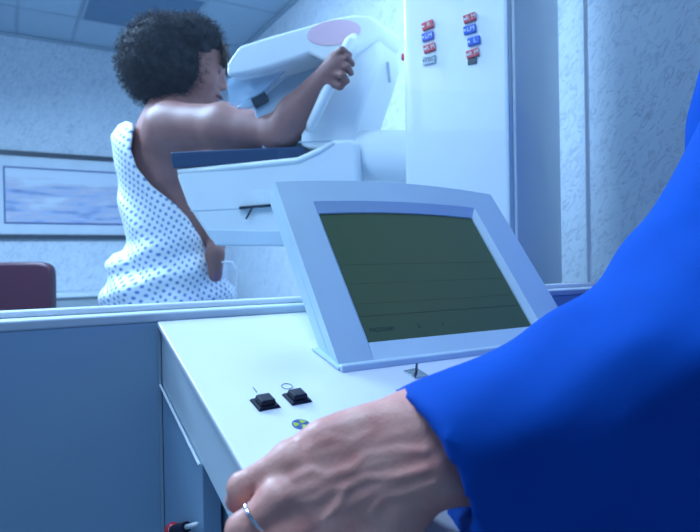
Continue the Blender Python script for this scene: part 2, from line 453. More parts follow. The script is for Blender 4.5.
def dk(x, y): return hit(x, y, c0, Nd)
def uvn(x, y): 
    p = dk(x, y)-c0; return p.x, -p.dot(Ey)
for k, (x, y) in enumerate(((265, 404), (297, 398.5))):
    u, v = uvn(x, y); m2 = D @ Matrix.Translation((u, v, 0)) @ Matrix.Rotation(math.radians(4), 4, 'Z')
    b_ = bmesh.new(); s1, s2 = .0112, .0095
    rr = [[(-s1, -s1, 0), (s1, -s1, 0), (s1, s1, 0), (-s1, s1, 0)], [(-s2, -s2, .0025), (s2, -s2, .0025), (s2, s2, .0025), (-s2, s2, .0025)]]
    v0 = [b_.verts.new(m2 @ Vector(p)) for p in rr[0]]; v1 = [b_.verts.new(m2 @ Vector(p)) for p in rr[1]]
    b_.faces.new(v0[::-1]); b_.faces.new(v1)
    for i in range(4): b_.faces.new((v0[i], v0[(i+1) % 4], v1[(i+1) % 4], v1[i]))
    pb = link('push_button', b_, M['black'], con, bevel=.0004)
    b_ = bmesh.new(); s1, s2, h = .0078, .0068, .0075
    v0 = [b_.verts.new(m2 @ Vector((a*s1, b*s1, .0025))) for a, b in ((-1, -1), (1, -1), (1, 1), (-1, 1))]
    v1 = [b_.verts.new(m2 @ Vector((a*s2, b*s2, h))) for a, b in ((-1, -1), (1, -1), (1, 1), (-1, 1))]
    b_.faces.new(v0[::-1]); b_.faces.new(v1)
    for i in range(4): b_.faces.new((v0[i], v0[(i+1) % 4], v1[(i+1) % 4], v1[i]))
    kc = link('key_cap', b_, M['black'], pb, bevel=.0012); kc.matrix_parent_inverse = Matrix.Translation(-con.location) @ Matrix.Translation(con.location)
# printed marks
u, v = uvn(255, 390); o = link('printed_line_mark', bx((-.0004, -.005, .0001), (.0004, .005, .0004), D @ Matrix.Translation((u, v, 0))), M['ink'], con)
u, v = uvn(287, 386.5); m2 = D @ Matrix.Translation((u, v, .0003))
link('printed_circle_mark', tube([m2 @ Vector((.0055*math.cos(a), .0055*math.sin(a), 0)) for a in (2*math.pi*i/24 for i in range(24))], .00035, 5, closed=True), M['ink'], con)
# radiation warning sticker
u, v = uvn(301, 424.5); m2 = D @ Matrix.Translation((u, v, 0))
st = link('warning_sticker', prism([m2 @ Vector((.0082*math.cos(a), .0082*math.sin(a), .0001)) for a in (2*math.pi*i/32 for i in range(32))], Nd*.0004), M['decalblue'], con)
bm = bmesh.new()
for k in range(3):
    a0 = math.radians(20+120*k); pts = []
    for i in range(7):
        a = a0+math.radians(60)*i/6; pts.append(m2 @ Vector((.0068*math.cos(a), .0068*math.sin(a), .0005)))
    for i in range(6, -1, -1):
        a = a0+math.radians(60)*i/6; pts.append(m2 @ Vector((.0018*math.cos(a), .0018*math.sin(a), .0005)))
    prism(pts, Nd*.0002, bm)
link('trefoil', bm, M['yellow'], st).matrix_parent_inverse = Matrix()
# toggle switch
u, v = uvn(416, 374); m2 = D @ Matrix.Translation((u, v, 0))
tg = link('toggle_switch', bx((-.010, -.010, 0), (.010, .010, .0015), m2 @ Matrix.Rotation(.1, 4, 'Z')), M['metal'], con, bevel=.0005)
link('lever', tube([m2 @ Vector((0, 0, .001)), m2 @ Vector((.0, .002, .012))], [.0016, .0012], 8), M['ink'], tg, smooth=True).matrix_parent_inverse = Matrix()
u, v = uvn(240, 440)

# display unit
B = dk(341, 371)
tl = math.radians(53)
Us = Vector((0, math.cos(tl), math.sin(tl))); Ns = Vector((1, 0, 0)).cross(Us)
S = frame_mtx(B, (1, 0, 0), Us)                # local x right, y up the face, z towards the viewer
W, Hh = .383, .281
dis = thing('display_monitor', B+Vector((W/2, .1, 0)), 'angled display monitor with wide pale bezel standing on the console', 'monitor')
def arc(x): 
    t = (x/W)*2-1; return Hh+.013*(1-t*t)
outer = [(0, .0)]+[(W*i/16, arc(W*i/16)) for i in range(17)]+[(W, 0)]
def rnd(pts, r): return pts
# housing (thick shell behind the bezel)
Th = .022
link('housing', prism([S @ Vector((x, y, -.012)) for x, y in outer], Ns*-(Th-.0)), M['bezel'], dis, bevel=.005)
back = [(.05, .02), (.05, Hh-.06), (W-.05, Hh-.06), (W-.05, .02)]
b_ = bmesh.new()
f0 = [b_.verts.new(S @ Vector((x, y, -.034))) for x, y in back]
b2 = [(.07, .03), (.07, Hh-.11), (W-.07, Hh-.11), (W-.07, .03)]
f1 = [b_.verts.new(S @ Vector((x, y, -.075))) for x, y in b2]
b_.faces.new(f0[::-1]); b_.faces.new(f1)
for i in range(4): b_.faces.new((f0[i], f0[(i+1) % 4], f1[(i+1) % 4], f1[i]))
link('rear_housing', b_, M['bezel'], dis, bevel=.005)
# bezel ring with chamfer into the glass
gx0, gx1, gy0, gy1 = .0525, .323, .035, .235
garc = lambda x: gy1+.006*(1-(2*(x-gx0)/(gx1-gx0)-1)**2)
inn = [(gx0, gy0)]+[(gx0+(gx1-gx0)*i/16, garc(gx0+(gx1-gx0)*i/16)) for i in range(17)]+[(gx1, gy0)]
inn2 = [(x+(.005 if x < W/2-.05 else (-.005 if x > W/2+.05 else 0)), y) for x, y in inn]
def lerp(a, b, t): return a+(b-a)*t
in_out = [(lerp(x, W/2, -.05), (.003 if y < .1 else y+.014)) for x, y in inn]
b_ = bmesh.new(); n = len(outer)
ro = [b_.verts.new(S @ Vector((x, y, 0))) for x, y in outer]
rb = [b_.verts.new(S @ Vector((x, y, -.012))) for x, y in outer]
ri = [b_.verts.new(S @ Vector((x, y, 0))) for x, y in in_out]
rg = [b_.verts.new(S @ Vector((x, y, -.008))) for x, y in inn]
rh = [b_.verts.new(S @ Vector((x, y, -.012))) for x, y in inn]
for i in range(n):
    j = (i+1) % n
    b_.faces.new((ro[i], ro[j], ri[j], ri[i])); f = b_.faces.new((ri[i], ri[j], rg[j], rg[i])); f.material_index = 1
    b_.faces.new((rg[i], rg[j], rh[j], rh[i])); b_.faces.new((rb[j], rb[i], rh[i], rh[j])); b_.faces.new((ro[j], ro[i], rb[i], rb[j]))
link('bezel', b_, [M['bezel'], M['bezel2']], dis)
link('screen', prism([S @ Vector((x, y, -.0105)) for x, y in [(gx0-.003, gy0-.003), (gx0-.003, gy1+.008), (gx1+.003, gy1+.008), (gx1+.003, gy0-.003)]][::-1], Ns*-.002), M['screen'], dis)
scr = [o for o in dis.children if o.name.startswith('screen')][0]
# faint screen rows and text
bm = bmesh.new()
yy = .072
box(bm, (gx0+.004, yy, -.0104), (gx1-.004, yy+.0007, -.0102), S)
for r_ in range(3):
    y_ = .09+.03*r_
    box(bm, (gx0+.004, y_, -.0104), (gx1-.004, y_+.00006, -.0102), S)
M['ruled'] = mat('display_rule', (.05, .085, .052), .5)
o = link('ruled_lines', bm, M['ruled'], scr); o.matrix_parent_inverse = Matrix()
for s_, x_, z_ in (('MGYRAM', .07, .0085), ('S', .125, .008), ('I', .163, .008)):
    text_obj('screen_text', s_, z_, S @ Matrix.Translation((x_+.01, .052, -.0104)), M['screenink'], scr, .0001).matrix_parent_inverse = Matrix()
# base lip on desk
bm = prism([S @ Vector(p) for p in ((-.001, -.003, -.02), (-.001, -.004, .003), (-.001, .003, .006), (-.001, .009, .0))], (W+.002, 0, 0))
link('base_lip', bm, M['bezel2'], dis, bevel=.002)
bm = prism([dk(311, 350)+Nd*.0005, dk(338, 371)+Nd*.0005, dk(338, 371)+Nd*.004, dk(311, 350)+Nd*.003], (W+.0, 0, 0))
link('base', bm, M['bezel'], dis, bevel=.001)

# radiation shield: lower panel, sill, glass
sh = thing('radiation_shield', (0, SY+.01, 0), 'glass radiation shield with a pale blue lower panel and sill', 'shield')
px0 = -1.3
zl = hit(0, 326, (0, SY, 0), (0, 1, 0)).z
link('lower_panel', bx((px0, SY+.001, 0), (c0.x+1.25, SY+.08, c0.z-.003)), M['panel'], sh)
link('sill', bx((px0, SY+.0005, c0.z-.003), (c0.x+1.25, SY+.085, c0.z+.009)), M['side'], sh, bevel=.003)
link('sill_bead', bx((px0, SY+.035, c0.z+.009), (c0.x+1.25, SY+.063, c0.z+.0165)), M['white'], sh, bevel=.002)
link('corner_seam', bx((c0.x-.002, SY-.002, 0), (c0.x+.001, SY+.0, c0.z-.006)), M['machineg'], sh)
ge = hit(588, 130, (0, SY+.047, 0), (0, 1, 0)).x
link('glass_pane', bx((px0, SY+.045, c0.z+.0165), (ge-.0009, SY+.053, 2.1)), M['glass'], sh)
link('glass_pane', bx((ge+.0009, SY+.045, c0.z+.0165), (c0.x+1.25, SY+.053, 2.1)), M['glass'], sh)
link('glass_joint', bx((ge-.0009, SY+.0445, c0.z+.0165), (ge+.0009, SY+.0535, 2.1)), M['white'], sh)

# red-tipped pen clipped to the side panel
pc = onX(178, 529)+Vector((-.006, 0, 0)); pe = onX(203, 523)+Vector((-.006, 0, 0))
t = thing('marker_pen', (pc+pe)/2, 'red tipped black pen fixed against the console side panel', 'pen')
dirp = (pe-pc).normalized()
link('tip', tube([pc-dirp*.006, pc-dirp*.004, pc+dirp*.002, pc+dirp*.005], [.004, .008, .0085, .005], 14), M['red'], t, smooth=True)
link('barrel', tube([pc+dirp*.004, pc+dirp*(pe-pc).length*.62], .0052, 14), M['black'], t, smooth=False)
link('end_cap', tube([pc+dirp*(pe-pc).length*.62, pe], .0025, 10), M['cream'], t, smooth=True)
link('band', tube([pc+dirp*.0045, pc+dirp*.006], .0054, 14), M['cream'], t)

# ------------------------------------------------------------------ mammography machine
fx, sd = az(-60), az(30)
A = P(513, 266, 1.18); A.z = 0
def h2(p, d, px):               # walk from p along d until the column of pixels px is met
    n = (P(px, 0, 1)-CP).cross(P(px, 532, 1)-CP)
    return p+d*((CP-p).dot(n)/d.dot(n))
def flat(x): 
    q = P(x, 266, 1)-CP; return Vector((-q.y, q.x, 0))
def walk(p, d, px):
    n = flat(px); return p - d*(((p-CP).dot(n))/d.dot(n))
Bc = walk(A, fx, 406); Cc = walk(A, sd, 560)
wf = (Bc-A).length; wd = (Cc-A).length
mach = thing('mammography_machine', (A+Bc)/2, 'white mammography machine with tilted tube head and tall column', 'x-ray machine')
Kf = frame_mtx(A, -fx, sd)       # local x: from left to right along the face ends at 0 ; y depth
link('column', bx((-wf, 0, .04), (0, wd*.98, 2.05), Kf), M['machine'], mach, bevel=.012, seg=4)
link('side_cover', bx((0.0005, .012, .05), (.008, wd*.97, 2.04), Kf), M['machine'], mach, bevel=.003)
link('foot_plate', bx((-wf-.02, -.02, 0), (.02, wd*.98, .04), Kf), M['machineg'], mach, bevel=.01)
link('corner_strip', bx((-.006, -.0015, .06), (-.003, .003, 2.03), Kf), M['machineg'], mach)

cf = 1.43
ext = az(28)*.13
cpl = lambda x, y, d=cf, w=0: P(x, y, d + (x-350)*w)
def cprism(name, pts, m, d=cf, w=.0004, e=None, bevel=.01, parent=mach, seg=4):
    return link(name, prism([cpl(x, y, d, w) for x, y in pts], ext if e is None else e), m, parent, bevel=bevel, seg=seg)
cprism('rear_arm', [(245, 72), (262, 60), (375, 28), (379, 70), (357, 142), (300, 156), (262, 152)], M['machineg'], d=cf+.06, e=az(20)*.1, bevel=.01)
head = cprism('tube_head', [(225, 77), (226, 63), (238, 45), (270, 35), (300, 27), (330, 18), (352, 14), (370, 15), (380, 23), (378, 36), (362, 50), (345, 62), (325, 62), (308, 54), (296, 59), (272, 67), (248, 73)], M['machine'], e=az(30)*.13)
cprism('gantry_arm', [(346, 52), (378, 30), (379, 60), (371, 86), (360, 118), (352, 146), (330, 150), (299, 146), (300, 134), (311, 112), (322, 88), (333, 66)], M['machine'], d=cf+.01, e=az(28)*.13)
cprism('side_label', [(386, 62), (389, 62), (391, 82), (388, 82)], M['greyplastic'], d=cf+.045, e=az(10)*.004, bevel=0)
# seam, knobs and handle
cprism('arm_seam', [(298, 141.5), (350, 140), (350, 141.2), (298, 142.7)], M['machineg'], d=cf+.0085, e=az(0)*.003, bevel=0)
hb = [cpl(354, 40, cf-.02), cpl(350, 44, cf-.045), cpl(340, 64, cf-.05), cpl(325, 96, cf-.05), cpl(312, 124, cf-.035), cpl(310, 130, cf+.01)]
link('grab_handle', tube(hb, [.016, .0165, .0155, .014, .013, .012], 14), M['machine'], mach, smooth=True)
bm = bmesh.new()
ring = []
ca, sa = math.cos(-.14), math.sin(-.14)
for i in range(32):
    a = 2*math.pi*i/32; X, Y = 27*math.cos(a), 12.5*math.sin(a)
    ring.append(cpl(334+X*ca-Y*sa, 32.5+X*sa+Y*ca, cf-.0022, .0004))
link('pink_disc', prism(ring, az(0)*.003), M['pink'], mach)
cprism('collimator', [(247, 92), (262, 87), (269, 100), (255, 108)], M['dark'], d=cf+.05, e=az(0)*.03, bevel=.003)
cprism('compression_paddle', [(227, 79), (292, 64), (262, 92), (234, 106), (229, 104)], M['clear'], d=cf+.03, e=az(0)*.01, bevel=.002)
cprism('paddle_arm', [(276, 67), (300, 60), (302, 64), (250, 108), (236, 108)], M['side'], d=cf+.055, e=az(0)*.01, bevel=.002)
cprism('armrest_pad', [(170, 152), (305, 146), (306, 160), (172, 168)], M['navy'], d=cf+.02, e=az(10)*.12, bevel=.004)
cprism('detector_housing', [(174, 172), (182, 168.5), (240, 164), (296, 158), (318, 148), (332, 139), (350, 138), (359, 142), (361, 200), (352, 238), (340, 246), (290, 246), (214, 244), (208, 238), (186, 205)], M['machine'], d=cf-.03, w=.0001, e=az(10)*.11, bevel=.014, seg=5)
cprism('detector_base', [(206, 229), (355, 232), (350, 246), (215, 245.5)], M['side'], d=cf-.034, w=.0001, e=az(10)*.05, bevel=.004)
cprism('detector_seam', [(190, 210), (352, 203), (352, 204), (190, 211)], M['side'], d=cf-.0315, w=.0001, e=az(0)*.003, bevel=0)
link('top_lip', tube([cpl(178, 172, cf-.026, .0001), cpl(240, 167, cf-.026, .0001), cpl(298, 161, cf-.026, .0001), cpl(320, 151, cf-.026, .0001), cpl(334, 143, cf-.026, .0001)], [.006, .0085, .0085, .0085, .006], 12), M['machine'], mach, smooth=True)
br = cprism('latch', [(239, 206.5), (274, 203.5), (274, 206), (239, 209)], M['black'], d=cf-.042, w=.0001, e=az(0)*.013, bevel=.0005)
link('latch_lever', tube([cpl(252, 208, cf-.044), cpl(246, 219, cf-.05)], .0024, 8), M['black'], mach, smooth=True)
# pivot cylinder
axis = Vector((Bc-A)); cyc = (A+Bc)/2+sd*wd*.4; cyc.z = 0
pr = P(412, 157, 1.40); pl = P(350, 156, 1.53)
link('pivot_cylinder', tube([pl, pl+(pr-pl)*.25, pl+(pr-pl)*1.25], .064, 40), M['machine'], mach, smooth=False, bevel=.006)
link('emergency_knob', tube([P(401.5, 57, 1.36), P(406, 57, 1.36)], .008, 12), M['red'], mach)

# side lead markers on the column
def face_pt(x, y): return hit(x, y, A, fx.cross(Vector((0, 0, 1))))
grpA = 'stacked letter markers stuck to the machine column'
def marker(x, y, m, txt, rot, label, w=.026, h=.0165, zoff=0, extra=None, ink='cream'):
    p = face_pt(x, y)
    nrm = -sd
    mt = frame_mtx(p, -fx, (0, 0, 1)) @ Matrix.Rotation(math.radians(rot), 4, 'Z')
    t = thing('lead_marker', p, label, 'marker', grpA)
    link('plate', bx((-w/2, -h/2, .0005+zoff), (w/2, h/2, .006+zoff), mt), m, t, bevel=.001)
    zt = .0062+zoff
    text_obj('letter', txt, h*.78, mt @ Matrix.Translation((.003, 0, zt)), M[ink], t, .0003)
    bmm = bmesh.new(); pts = [mt @ Vector((-w*.36+.0022*math.cos(a), .0022*math.sin(a), zt-.0002)) for a in (2*math.pi*i/12 for i in range(12))]
    link('pellet', prism(pts, (mt.to_3x3() @ Vector((0, 0, 1)))*.0006, bmm), M[ink], t)
for a in ((428.3, 25.8, M['red'], 'R', 10, 'red marker, topmost in the left stack on the column'),
          (428.3, 37, M['blue'], 'LM', 4, 'blue marker, second down in the left stack on the column'),
          (430, 48.5, M['red'], 'R M', 8, 'red marker in the left stack directly above the grey one'),
          (470.2, 18.5, M['red'], 'R M', 8, 'red marker, topmost in the right stack on the column'),
          (470.2, 30, M['blue'], 'LM', 4, 'upper blue marker in the right stack, shifted left'),
          (474.3, 41.5, M['blue'], 'L', 4, 'lower blue marker in the right stack, shifted right'),
          (473.2, 54, M['red'], 'R M', 8, 'red marker in the right stack above the dark clip')):
    marker(*a)
marker(429.5, 60.5, M['palegrey'], 'TEC', 2, 'grey marker at the bottom of the left stack', w=.029, h=.017, ink='ink')
p = face_pt(472.5, 61.5); mt = frame_mtx(p, -fx, (0, 0, 1))
o = link('marker_clip', bx((-.0095, -.006, 0.0), (.0095, .006, .004), mt), M['dark'], bevel=.001)
o['label'] = 'small dark grey clip at the bottom of the right marker stack'; o['category'] = 'clip'

# ------------------------------------------------------------------ patient
def V(x, y, d): return np.array(P(x, y, d))
pd = 1.78
face = az(82)                     # the way she looks: to the right, slightly away
side = face.cross(Vector((0, 0, 1)))     # her right side (towards us)
hc = P(191, 68, pd)
HM = frame_mtx(hc, face*.97+Vector((0, 0, -.22)), Vector((0, 0, 1)).cross(face))  # x forward, y her left, z up
def hp(x, y, z): return np.array(HM @ Vector((x, y, z)))
skull = [ell(hp(0, 0, .015), (.094, .075, .092), HM), ell(hp(.035, 0, -.045), (.06, .056, .07), HM),
         rcone(hp(.045, 0, -.09), hp(.078, 0, -.105), .03, .02),                       # jaw, chin
         ell(hp(.07, 0, .02), (.026, .05, .03), HM),                                  # brow
         ('k', .006, rcone(hp(.088, 0, .01), hp(.108, 0, -.032), .008, .012)),           # nose
         ('k', .004, ell(hp(.098, .0, -.038), (.012, .017, .009), HM)),
         ('k', .004, ell(hp(.093, 0, -.06), (.014, .022, .0075), HM)),                 # lips
         ('k', .004, ell(hp(.091, 0, -.074), (.014, .02, .008), HM)),
         ('k', .01, ell(hp(.06, .04, -.03), (.03, .02, .03), HM)), ('k', .01, ell(hp(.06, -.04, -.03), (.03, .02, .03), HM)),
         ('k', .003, ell(hp(.0, -.078, -.02), (.016, .007, .03), HM)), ('k', .003, ell(hp(.0, .078, -.02), (.016, .007, .03), HM))]
shR = V(171, 127, 1.66); elR = V(280, 134, 1.47); wrR = V(326, 76, 1.385)
shL = V(190, 120, 1.98); 
neck0 = V(174, 108, 1.79)
chest = V(172, 160, 1.82); waist = V(186, 225, 1.84); hip = V(179, 292, 1.86)
up = Vector((0, 0, 1))
TM = frame_mtx(Vector(chest), face, up.cross(face))
tors = [rcone(hp(-.02, 0, -.05), neck0, .052, .058), ('k', .05, rcone(neck0, chest, .06, .11)),
        ('k', .06, rcone(shR+np.array(up)*-.01, shL, .062, .06)),
        ('k', .06, ell(chest, (.115, .165, .16), TM)), ('k', .06, ell(waist, (.1, .135, .14), TM)),
        ('k', .06, ell(hip, (.135, .175, .15), TM)),
        ('k', .03, ell(chest+np.array(face)*.085+np.array(side)*.07-np.array(up)*.05, (.06, .06, .065), TM)),
        ('k', .03, ell(chest+np.array(face)*.085-np.array(side)*.07-np.array(up)*.05, (.06, .06, .065), TM))]
mid = V(226, 127, 1.555)
arm = [('k', .045, rcone(shR, mid+np.array(up)*.0, .066, .058)), ('k', .03, rcone(mid, elR, .058, .045)), ('k', .02, rcone(elR, elR+(wrR-elR)*.35+np.array([0,0,.0]), .045, .044)),
       ('k', .02, rcone(elR+(wrR-elR)*.35, wrR, .044, .027))]
hd = V(337, 66, 1.362)
hand = [('k', .015, ell((wrR+hd)/2+(hd-wrR)*.3, (.036, .02, .03), frame_mtx(Vector(wrR), Vector(hd-wrR), fwd))), ]
for k, (a, b, c_) in enumerate((((332, 57), (342, 50), (349, 55)), ((336, 62), (347, 57.5), (352, 64)), ((337, 68), (347, 66.5), (351, 73)), ((334, 74), (343, 75), (347, 81)))):
    q = [V(*a, 1.362), V(*b, 1.342), V(*c_, 1.362)]
    hand += [('k', .004, rcone(q[0], q[1], .0092, .0086)), ('k', .002, rcone(q[1], q[2], .0086, .0075))]
hand += [('k', .008, rcone(V(330, 82, 1.375), V(340, 86, 1.365), .012, .0095)), ('k', .004, rcone(V(340, 86, 1.365), V(346, 80, 1.37), .0095, .0085))]
# far arm folds forward, legs
elL = shL+np.array(face)*.1-np.array(up)*.27; wrL = V(215, 255, 1.70)
arm2 = [('k', .04, rcone(shL, elL, .056, .043)), ('k', .02, rcone(elL, wrL, .042, .026)), ('k', .015, rcone(wrL, wrL-np.array(up)*.06, .026, .02))]
legs = []
for s in (-1, 1):
    h0 = hip+np.array(side)*.08*s-np.array(up)*.06; kn = h0.copy(); kn[2] = .48; kn += np.array(face)*.02; an = kn.copy(); an[2] = .09; an -= np.array(face)*.03
    legs += [('k', .05, rcone(h0, kn, .088, .055)), ('k', .02, rcone(kn, an, .056, .036)), ('k', .02, rcone(an-np.array([0, 0, .045]), an+np.array(face)*.14-np.array([0, 0, .055]), .042, .032))]
body_pr = skull+tors+arm+arm2+legs
lo, hi = bounds(body_pr, .02)
lo[2] = 0.003
pat = thing('person', (hip[0], hip[1], 0), 'patient with short curly dark hair in a white dotted gown, gripping the machine handle', 'person')
def make_parts(fn, lo, hi, h):
    return nets(fn, lo, hi, h)
vs, fs = nets(lambda g: union(g, body_pr, .02), lo, hi, .0085)
vs[:, 2] = np.maximum(vs[:, 2], .002)
hand = [rcone(elR+(wrR-elR)*.8, wrR, .032, .026)]+hand
hl, hh = bounds(hand, .012)
vh, fh_ = nets(lambda g: union(g, hand, .01), hl, hh, .003)
me = np_mesh('body', np.concatenate([vs, vh]), np.concatenate([fs, fh_+len(vs)]))
o = link_me('body', me, M['skin'], pat, smooth=True)
sm = o.modifiers.new('smooth', 'SMOOTH'); sm.factor = .5; sm.iterations = 2
# closed eyelids / eye, lips
link('lips', tube([HM @ Vector(p) for p in ((.092, -.019, -.067), (.1025, -.008, -.066), (.105, 0, -.067), (.1025, .008, -.066), (.092, .019, -.067))], [.003, .0062, .0065, .0062, .003], 10), M['lip'], pat, smooth=True)
for s in (-1, 1):
    link('eye', tube([HM @ Vector((.0815+.004, s*.034, -.0008)), HM @ Vector((.0815+.006, s*.032, -.0008))], [.008, .003], 12), M['eye'], pat, smooth=True)
    link('eyebrow', tube([HM @ Vector((.085, s*.045, .02)), HM @ Vector((.093, s*.03, .025)), HM @ Vector((.095, s*.014, .021))], [.002, .0035, .002], 6), M['fringe'], pat, smooth=True)

# gown: a cloth shell around back, hips and far shoulder
curve = [(105, 60), (108, 114), (134, 124), (131, 150), (137, 168), (152, 186), (175, 204), (192, 222), (203, 240), (207, 250), (213, 262), (222, 276), (236, 288), (241, 330), (248, 420), (252, 900)]
cy = np.array([c[1] for c in curve], float); cx = np.array([c[0] for c in curve], float)
gb = [ell(chest-np.array(face)*.02, (.15, .185, .19), TM), ('k', .05, rcone(V(158, 148, 1.84), V(158, 142, 1.9), .06, .07)),
      ('k', .08, ell(waist-np.array(face)*.045, (.132, .165, .15), TM)),
      ('k', .1, ell(hip-np.array(face)*.025+np.array([0, 0, .0]), (.175, .21, .17), TM)),
      ('k', .1, rcone(hip-np.array(face)*.03-np.array(up)*.05, hip-np.array(face)*.02-np.array(up)*.42, .185, .2))]
def gfn(g):
    d = union(g, gb, .05)
    x, y = npx(g)
    # drapery folds running from far shoulder down to the near hip
    ph = (x*.85 - y*.55)
    fold = np.sin(ph*.16+wob(g, 9)*1.6)*.008+np.sin((x*.35+y*.9)*.2+wob(g, 14)*1.5)*.008*np.clip((y-225)/30, 0, 1)
    d = d+fold-.002*np.sin(ph*.4+2*wob(g, 20))
    lim = np.interp(y, cy, cx)
    cut = (x-lim)*1.78/590
    body = union(g, tors, .05)
    d = np.maximum(d, cut)
    d = np.maximum(d, -(body-.004)*1.0-.02)     # hollow inside, cloth about 2 cm loose
    z = g[..., 2]
    d = np.maximum(d, .47-z)
    return d
lo, hi = bounds(gb, .03)
vs, fs = nets(gfn, lo, hi, .0065)
me = np_mesh('gown', vs, fs)
# uv: unrolled around the body axis so the dots keep their size
uvl = me.uv_layers.new(name='UVMap')
ctr = np.array([(waist[0]), (waist[1])])
rel = vs[:, :2]-ctr
fa2 = np.array([-face.x, -face.y]); sd2 = np.array([side.x, side.y])
ang = np.arctan2(rel@sd2, rel@fa2)
uu = ang*.2; vv = vs[:, 2]
for p in me.polygons:
    a0 = None
    for li in p.loop_indices:
        vi = me.loops[li].vertex_index; uvl.data[li].uv = (uu[vi], vv[vi])
gown = link_me('gown', me, M['gown'], pat, smooth=True)
sm = gown.modifiers.new('smooth', 'SMOOTH'); sm.factor = .5; sm.iterations = 2
# knot and tie strings at the hip
tb = [P(222, 262, 1.64), P(232, 262, 1.63), P(238, 272, 1.63), P(236, 290, 1.63), P(240, 306, 1.64)]
link('tie_string', tube(tb, .003, 6), M['white'], pat, smooth=True)

# hair: a ball of small curls
hcen = P(168, 63.5, pd+.0)
ax_ = [(.130, .12, .138)]
def hfn(g):
    HH = frame_mtx(hcen, face, up.cross(face))
    d = sdf_prim(g, ell(hcen, (.134, .125, .134), HH))
    d = np.minimum(d, sdf_prim(g, ell(P(190, 45, pd), (.092, .1, .075), HH)))
    x, y = npx(g)
    return d+.006*wob(g, 120)+.002*wob(g, 230, 1)
lo = np.array(hcen)-.2; hi = np.array(hcen)+.22
vs, fs = nets(lambda g: np.maximum(hfn(g), -np.inf), lo, hi, .008)
bmh = bmesh.new()
mv = [bmh.verts.new(v) for v in vs]
for f in fs: 
    try: bmh.faces.new([mv[i] for i in f])
    except ValueError: pass
bmh.normal_update()
nn = [(Vector(v.co), Vector(v.normal)) for v in mv]
random.shuffle(nn)
for (p, nrm) in nn[:4200]:
    if (p-hc).dot(face) > .045 and p.z < hc.z+.06: continue
    nrm = (p-hcen).normalized(); a = nrm.orthogonal().normalized(); a.rotate(Matrix.Rotation(random.uniform(0, 6.28), 3, nrm)); b = nrm.cross(a)
    L = random.uniform(.008, .03); r = random.uniform(.0025, .0055); th = random.uniform(0, 6.28); pts = []
    for i in range(9):
        q = i/8; pts.append(p+nrm*(L*q-.003)+a*r*math.cos(th+q*9)+b*r*math.sin(th+q*9))
    tube(pts, .0007, 3, bmh)
hair = link('hair', bmh, M['hair'], pat, smooth=True)
bmf = bmesh.new()
for i in range(60):
    s = random.uniform(-.06, .06); p0 = HM @ Vector((.085+random.uniform(-.01, .01), s, .07+random.uniform(-.01, .02)))
    p1 = HM @ Vector((.1+random.uniform(-.006, .006), s*1.05, .045)); p2 = HM @ Vector((.096+random.uniform(-.006, .008), s*1.1, .02+random.uniform(-.012, .01)))
    tube([p0, p1, p2], [.004, .004, .0015], 5, bmf)
link('fringe', bmf, M['fringe'], pat, smooth=True)

# ------------------------------------------------------------------ technician
sc_h = lambda x, y, d: V(x, y, d)
S_ = sc_h(925, -40, .62); E_ = sc_h(705, 395, .47); Wr = sc_h(432, 452, .412)
tech_c = np.array(CP + (Vector((fwd.x, fwd.y, 0)).normalized()*.76 + r0*.625)); 
tech = thing('person', (tech_c[0], tech_c[1], 0), 'technician in a loose royal blue gown reaching one bare hand to the console', 'person')
fz = (Vector((-.35, .93, 0))).normalized()          # torso faces the console
tm = frame_mtx(Vector((tech_c[0], tech_c[1], 1.2)), fz, up.cross(fz))
def tp(f_, l_, z): return np.array([tech_c[0], tech_c[1], 0])+np.array(fz)*f_+np.array(up.cross(fz))*l_+np.array([0, 0, z])
# coarse body hidden by gown
hM = frame_mtx(Vector(tp(.03, 0, 1.6)), fz, up.cross(fz))
def h3(x, y, z): return np.array(hM @ Vector((x, y, z)))
tb_ = [ell(h3(0, 0, .01), (.095, .076, .1), hM), ell(h3(.035, 0, -.05), (.058, .055, .065), hM), ('k', .006, rcone(h3(.092, 0, .0), h3(.11, 0, -.035), .008, .012)),
       ('k', .004, ell(h3(.09, 0, -.068), (.013, .022, .009), hM)), ('k', .003, ell(h3(0, .078, -.02), (.016, .008, .03), hM)), ('k', .003, ell(h3(0, -.078, -.02), (.016, .008, .03), hM)),
       rcone(h3(-.02, 0, -.06), tp(0, 0, 1.42), .052, .056), ('k', .05, rcone(tp(0, -.15, 1.36), tp(0, .15, 1.36), .06, .06)),
       ('k', .05, ell(tp(0, 0, 1.22), (.1, .16, .17), tm)), ('k', .05, ell(tp(0, 0, .95), (.11, .15, .16), tm))]
for s in (-1, 1):
    tb_ += [('k', .04, rcone(tp(0, .08*s, .88), tp(.01, .09*s, .48), .085, .055)), ('k', .02, rcone(tp(.01, .09*s, .48), tp(-.02, .09*s, .09), .055, .036)), ('k', .02, rcone(tp(-.02, .09*s, .045), tp(.12, .09*s, .04), .042, .034))]
shl2 = tp(0, -.17, 1.36)
tb_ += [('k', .03, rcone(shl2, tp(.02, -.24, 1.1), .05, .042)), ('k', .02, rcone(tp(.02, -.24, 1.1), tp(.12, -.24, .9), .04, .027)), ('k', .02, rcone(tp(.12, -.24, .9), tp(.16, -.24, .82), .03, .02))]
Wr2 = V(560, 455, .445)
tb_ += [('k', .03, rcone(tp(0, .15, 1.36), S_, .055, .052)), ('k', .03, rcone(S_, E_, .048, .042)), ('k', .02, rcone(E_, Wr2, .042, .03))]
lo, hi = bounds(tb_, .02); lo[2] = .003
vs1, fs1 = nets(lambda g: union(g, tb_, .02), lo, hi, .012)
vs1[:, 2] = np.maximum(vs1[:, 2], .002)

